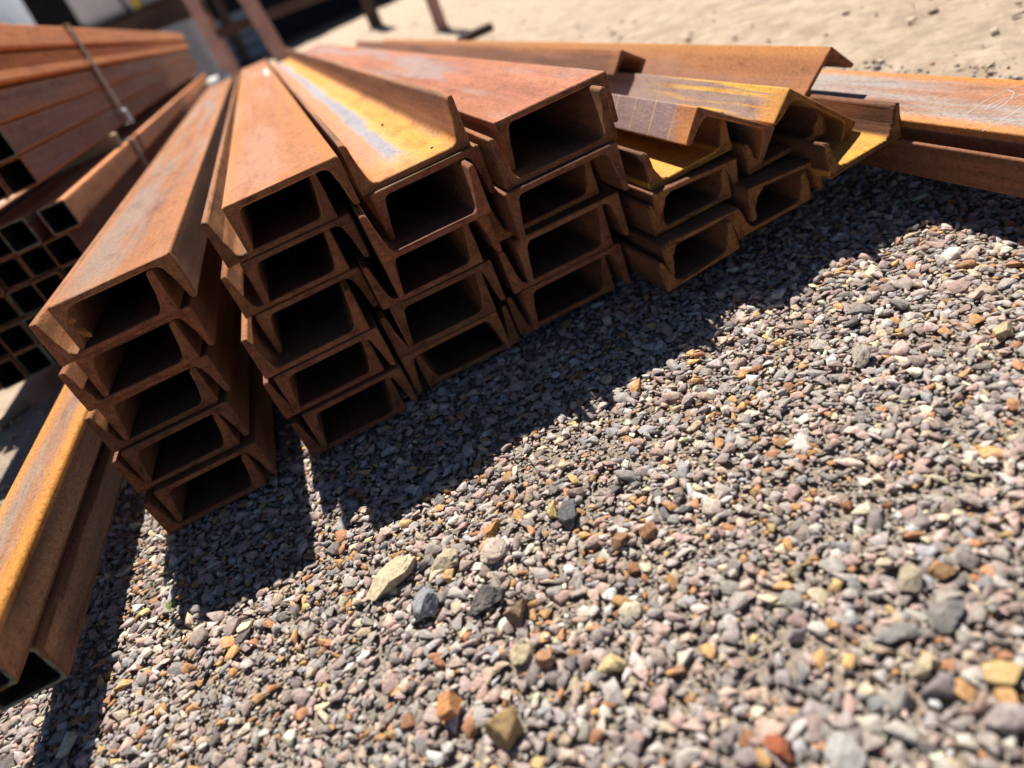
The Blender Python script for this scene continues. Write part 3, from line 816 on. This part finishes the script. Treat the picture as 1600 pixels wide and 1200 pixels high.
strap(XR - 0.41, XR + 0.029, 0.051, 0.3705, 2.75, 0, 'grey steel strap running round the lower tube bundle')

# ------------------------------------------------------------------ small marks and bits
def ribbon(pts, w, z):
    bm = bmesh.new(); prev = None
    for i, (x, y) in enumerate(pts):
        a = Vector(pts[max(0, i - 1)]); b = Vector(pts[min(len(pts) - 1, i + 1)])
        d = (b - a).normalized(); n = Vector((-d.y, d.x)) * w * random.uniform(0.3, 0.6)
        cur = (bm.verts.new((x + n.x, y + n.y, z)), bm.verts.new((x - n.x, y - n.y, z)))
        if prev: bm.faces.new((prev[0], prev[1], cur[1], cur[0]))
        prev = cur
    return bm
def wig(pts, n=16):
    out = []
    for a, b in zip(pts[:-1], pts[1:]):
        for i in range(n):
            f = i / n
            out.append((a[0] + (b[0] - a[0]) * f + random.uniform(-1, 1) * 0.0006, a[1] + (b[1] - a[1]) * f + random.uniform(-1, 1) * 0.0006))
    return out + [pts[-1]]
for pts, w in (([(0.784, 0.725), (0.806, 0.7315), (0.828, 0.734), (0.850, 0.7345), (0.858, 0.733)], 0.0007),
               ([(0.858, 0.733), (0.852, 0.718), (0.836, 0.708), (0.815, 0.702), (0.800, 0.6996)], 0.0008),
               ([(0.800, 0.714), (0.815, 0.718), (0.832, 0.716), (0.846, 0.706)], 0.0009), ([(0.806, 0.708), (0.824, 0.711), (0.840, 0.703)], 0.0008),
               ([(0.744, 0.667), (0.762, 0.6685), (0.7815, 0.670), (0.800, 0.673), (0.8187, 0.6766), (0.836, 0.682)], 0.0007),
               ([(0.846, 0.706), (0.850, 0.69), (0.842, 0.672), (0.828, 0.66)], 0.0009)):
    o = bm_obj('paint_mark', ribbon(wig(pts), w, 0.1134), M_CHALK)
    o.parent = rail
    o.matrix_parent_inverse = Matrix.LocRotScale(rail.location, rail.rotation_euler, None).inverted()
    o['label'] = 'thin white paint scribble on the web'

for nm, lab, x, y, s, c in (('wood_chip', 'tiny cream chip lying in the yellow floored channel', 0.150, 0.948, (0.007, 0.005, 0.003), (0.75, 0.65, 0.45)),
                           ('dirt_crumb', 'tiny dark crumb in the yellow floored channel', 0.137, 1.27, (0.006, 0.005, 0.004), (0.08, 0.06, 0.04))):
    vv, ff = ico(2)
    p = stone_shape(vv, np.random.default_rng(5), 8) * np.array(s) * 0.5
    me = bpy.data.meshes.new(nm); me.from_pydata(p.tolist(), [], ff.tolist())
    me.materials.append(stone_material(nm + '_skin', False, c))
    tag(link(nm, me, None, (x, y, 0.3095 + s[2] * 0.45), (0, 0, 0.7)), lab, 'debris')

def weed(x, y, label):
    root = empty('weed', (x, y, 0.0))
    k = NT('weed_leaf')
    v, _ = k.coords()
    k.finish(k.mix(k.noise(v, 150), (0.10, 0.14, 0.03), (0.26, 0.28, 0.08)), 0.6, 0.3)
    for i in range(16):
        a = random.uniform(0, 6.28); L = random.uniform(0.007, 0.016); w = random.uniform(0.0010, 0.0018); el = random.uniform(0.3, 1.1)
        bm = bmesh.new(); prev = None
        for j in range(5):
            f = j / 4
            r = L * f * math.cos(el * (1 - 0.4 * f)); z = L * f * math.sin(el * (1 - 0.4 * f)) + 0.004
            ww = w * (1 - f) * (0.6 + f * 1.6) + 0.0001
            cx, cy = r * math.cos(a), r * math.sin(a)
            cur = (bm.verts.new((cx - ww * math.sin(a), cy + ww * math.cos(a), z)), bm.verts.new((cx + ww * math.sin(a), cy - ww * math.cos(a), z)))
            if prev: bm.faces.new((prev[0], prev[1], cur[1], cur[0]))
            prev = cur
        bm_obj('leaf', bm, k.m, root)
    tag(root, label, 'weed')
weed(-0.391, 0.722, 'small green weed sprouting from the gravel beside the shadow')

# ------------------------------------------------------------------ yard behind
def h_post(name, x, y, z0, z1, w, mat, parent=None, lean=(0, 0)):
    bm = bmesh.new(); h = z1 - z0; t = w * 0.09
    add_box(bm, (0, -w / 2 + t / 2, h / 2), (w, t, h)); add_box(bm, (0, w / 2 - t / 2, h / 2), (w, t, h))
    add_box(bm, (0, 0, h / 2), (t, w - 2 * t, h))
    add_box(bm, (0, 0, 0.008), (w * 1.5, w * 1.5, 0.016))
    return bm_obj(name, bm, mat, parent, (x, y, z0), (lean[0], lean[1], 0))
rack = empty('storage_rack', (-1.0, 9.5, 0.0))
def rbox(name, c, s, mat, bevel=0.0):
    bm = bmesh.new(); add_box(bm, (0, 0, 0), s, bevel)
    return bm_obj(name, bm, mat, rack, (c[0] + 1.0, c[1] - 9.5, c[2]))
for x, y in ((-0.33, 8.6), (-2.75, 9.4), (-0.36, 11.4), (-2.75, 11.4)):
    h_post('post', x + 1.0, y - 9.5, 0.0, 3.0, 0.125, M_POST, rack)
rbox('beam', (-1.55, 9.2, 1.00), (2.5, 0.12, 0.16), M_POSTD)
rbox('beam', (-1.55, 11.3, 1.00), (2.5, 0.12, 0.16), M_POSTD)
rbox('shelf', (-1.55, 10.3, 1.10), (2.55, 2.2, 0.05), M_POSTD)
tag(rack, 'tall pink brown storage rack behind the tube bundle', 'rack')
def pack(x0, x1, y0, y1, z0, z1, label, straps):
    root = empty('wrapped_pack', ((x0 + x1) / 2, (y0 + y1) / 2, z0))
    bm = bmesh.new(); add_box(bm, (0, 0, (z1 - z0) / 2), (x1 - x0, y1 - y0, z1 - z0), 0.07)
    for v in bm.verts: v.co += Vector((random.uniform(-1, 1), random.uniform(-1, 1), random.uniform(-1, 1))) * 0.02
    bm_obj('wrapping', bm, M_WRAP, root, smooth=True)
    for sx in straps:
        bm = bmesh.new(); t = 0.028
        add_box(bm, (sx, -(y1 - y0) / 2 - t, (z1 - z0) / 2), (0.09, 0.008, z1 - z0 + 0.05)); add_box(bm, (sx, 0, z1 - z0 + t), (0.09, y1 - y0 + 0.06, 0.008))
        bm_obj('strap', bm, M_YSTRAP, root)
    tag(root, label, 'pack', 'wrapped packs on the rack')
pack(-1.50, -1.00, 9.3, 11.0, 1.127, 1.95, 'pale blue grey wrapped pack on the rack, left of the yellow strap', [])
pack(-0.98, -0.42, 9.3, 11.0, 1.127, 1.95, 'pale blue grey wrapped pack with yellow strap on the rack', [-0.18])
pack(-2.62, -2.20, 9.3, 11.0, 1.127, 1.95, 'pale blue wrapped pack at the far left end of the rack', [])
bm = bmesh.new(); add_box(bm, (0, 0, 0), (0.62, 0.09, 0.09), 0.006)
tag(bm_obj('timber_beam', bm, M_POSTD, None, (-1.92, 9.35, 1.172), (0, 0, 0.25)), 'brown timber beam lying on the rack between the pale packs', 'timber')
# frame beside the rack
fr = empty('steel_gantry', (0.25, 8.5, 0.0))
h_post('post', 0.0, 0.0, 0.0, 3.2, 0.16, M_POST, fr, (0, math.radians(-5)))
bm = bmesh.new(); add_box(bm, (0, 0, 0), (2.4, 0.10, 0.12)); bm_obj('rail', bm, M_POSTD, fr, (0.25, 2.2, 0.63), (0, math.radians(2), 0))
h_post('post', 1.40, 2.3, 0.0, 3.2, 0.16, M_POSTD, fr)
tag(fr, 'leaning pink brown steel post with a cross rail behind the channel ends', 'gantry')
o = h_post('steel_post', 1.467, 6.33, 0.0, 1.6, 0.085, M_POST); tag(o, 'lone dark red steel post standing on the bare dirt', 'post')
bm = bmesh.new(); add_box(bm, (0, 0, 0.02), (0.24, 0.09, 0.05), 0.01)
tag(bm_obj('steel_offcut', bm, M_POSTD, None, (1.33, 4.90, 0.0), (0, 0, 0.1)), 'dark steel offcut lying on the dirt near the lone post', 'offcut')
bm = bmesh.new()
bmesh.ops.create_cone(bm, cap_ends=True, segments=40, radius1=0.27, radius2=0.27, depth=0.86)
drum = empty('steel_drum', (-0.66, 9.0, 0.0))
bm_obj('body', bm, M_DRUM, drum, (0, 0, 0.43), smooth=False)
for z in (0.015, 0.29, 0.57, 0.85):
    bm = bmesh.new(); bmesh.ops.create_cone(bm, cap_ends=True, segments=40, radius1=0.278, radius2=0.278, depth=0.022); bm_obj('hoop', bm, M_DRUM, drum, (0, 0, z))
tag(drum, 'blue grey steel drum standing beyond the tube bundle end', 'drum')
bm = bmesh.new(); add_box(bm, (0, 0, 0.16), (0.34, 0.30, 0.32), 0.07)
for v in bm.verts: v.co += Vector((random.uniform(-1, 1), random.uniform(-1, 1), random.uniform(-0.5, 1))) * 0.02
tag(bm_obj('sack', bm, M_SACK, None, (-0.50, 8.15, -0.02), (0, 0, 0.3), True), 'white sack on the ground past the tube bundle end', 'sack')

# open-fronted shed far behind
shed = empty('shed', (1.0, 18.6, 0.0), (0, 0, math.radians(24)))
def sbox(name, c, s, mat):
    bm = bmesh.new(); add_box(bm, (0, 0, 0), s); return bm_obj(name, bm, mat, shed, c)
sbox('back_wall', (-4.0, 7.0, 1.75), (24.0, 0.12, 3.5), M_SHED)
sbox('side_wall', (8.0, 3.5, 1.75), (0.12, 6.86, 3.5), M_SHED)
sbox('side_wall', (-16.0, 3.5, 1.75), (0.12, 6.86, 3.5), M_SHED)
sbox('roof', (-4.0, 3.4, 3.57), (24.6, 7.8, 0.12), M_SHED)
sbox('fascia', (-4.0, -0.56, 3.40), (24.6, 0.06, 0.44), M_SHED)
for i in range(6):
    sbox('post', (-14.0 + i * 4.2, -0.1, 1.75), (0.18, 0.18, 3.5), M_POSTD)
tag(shed, 'long dark open fronted shed at the back of the yard', 'shed')
for i, (x, y, w, h, m, lab) in enumerate(((-3.6, 19.8, 2.2, 1.5, M_POSTD, 'brown stack of stored steel in the left of the dark shed'), (-0.6, 21.2, 1.8, 1.1, M_DRUM, 'blue grey crate stored in the dark shed'))):
    bm = bmesh.new()
    for r in range(4): add_box(bm, (random.uniform(-0.05, 0.05), 0, h / 8 + r * h / 4), (w, 1.4, h / 4 - 0.03), 0.01)
    tag(bm_obj('stored_stack', bm, m, None, (x, y, 0), (0, 0, 0.42)), lab, 'stack')

# flaking rust blisters on the end of the topmost channel of the leftmost column
first = bpy.data.objects['steel_channel']
for j, (x, z, r) in enumerate(((-0.3235, 0.3195, 0.0042), (-0.3265, 0.3060, 0.0036), (-0.3225, 0.3005, 0.0050), (-0.3190, 0.2955, 0.0034))):
    vv, ff = ico(2)
    p = stone_shape(vv, np.random.default_rng(60 + j), 7) * np.array((r, r * 0.6, r * 1.15))
    me = bpy.data.meshes.new('rust_scale'); me.from_pydata(p.tolist(), [], ff.tolist())
    me.materials.append(M_END_OR)
    o = link('rust_scale', me, first)
    o.location = (x + 0.264, -0.0005, z - first.location.z)

# pale worn patch near the far end of the topmost channel of the second column
second = [o for o in bpy.data.objects if o.get('label', '').endswith('topmost in the second column from left')][0]
bm = bmesh.new(); prev = None
for j in range(9):
    y = 2.25 + 0.09 * j; w = 0.011 * math.sin(math.pi * (j + 0.6) / 9.2) * random.uniform(0.7, 1.1)
    cur = (bm.verts.new((0.050 - w, y, 0.0004)), bm.verts.new((0.050 + w, y, 0.0004)))
    if prev: bm.faces.new((prev[0], prev[1], cur[1], cur[0]))
    prev = cur
bm_obj('paint_mark', bm, M_CHALK, second)['label'] = 'pale paint dab near the far end'
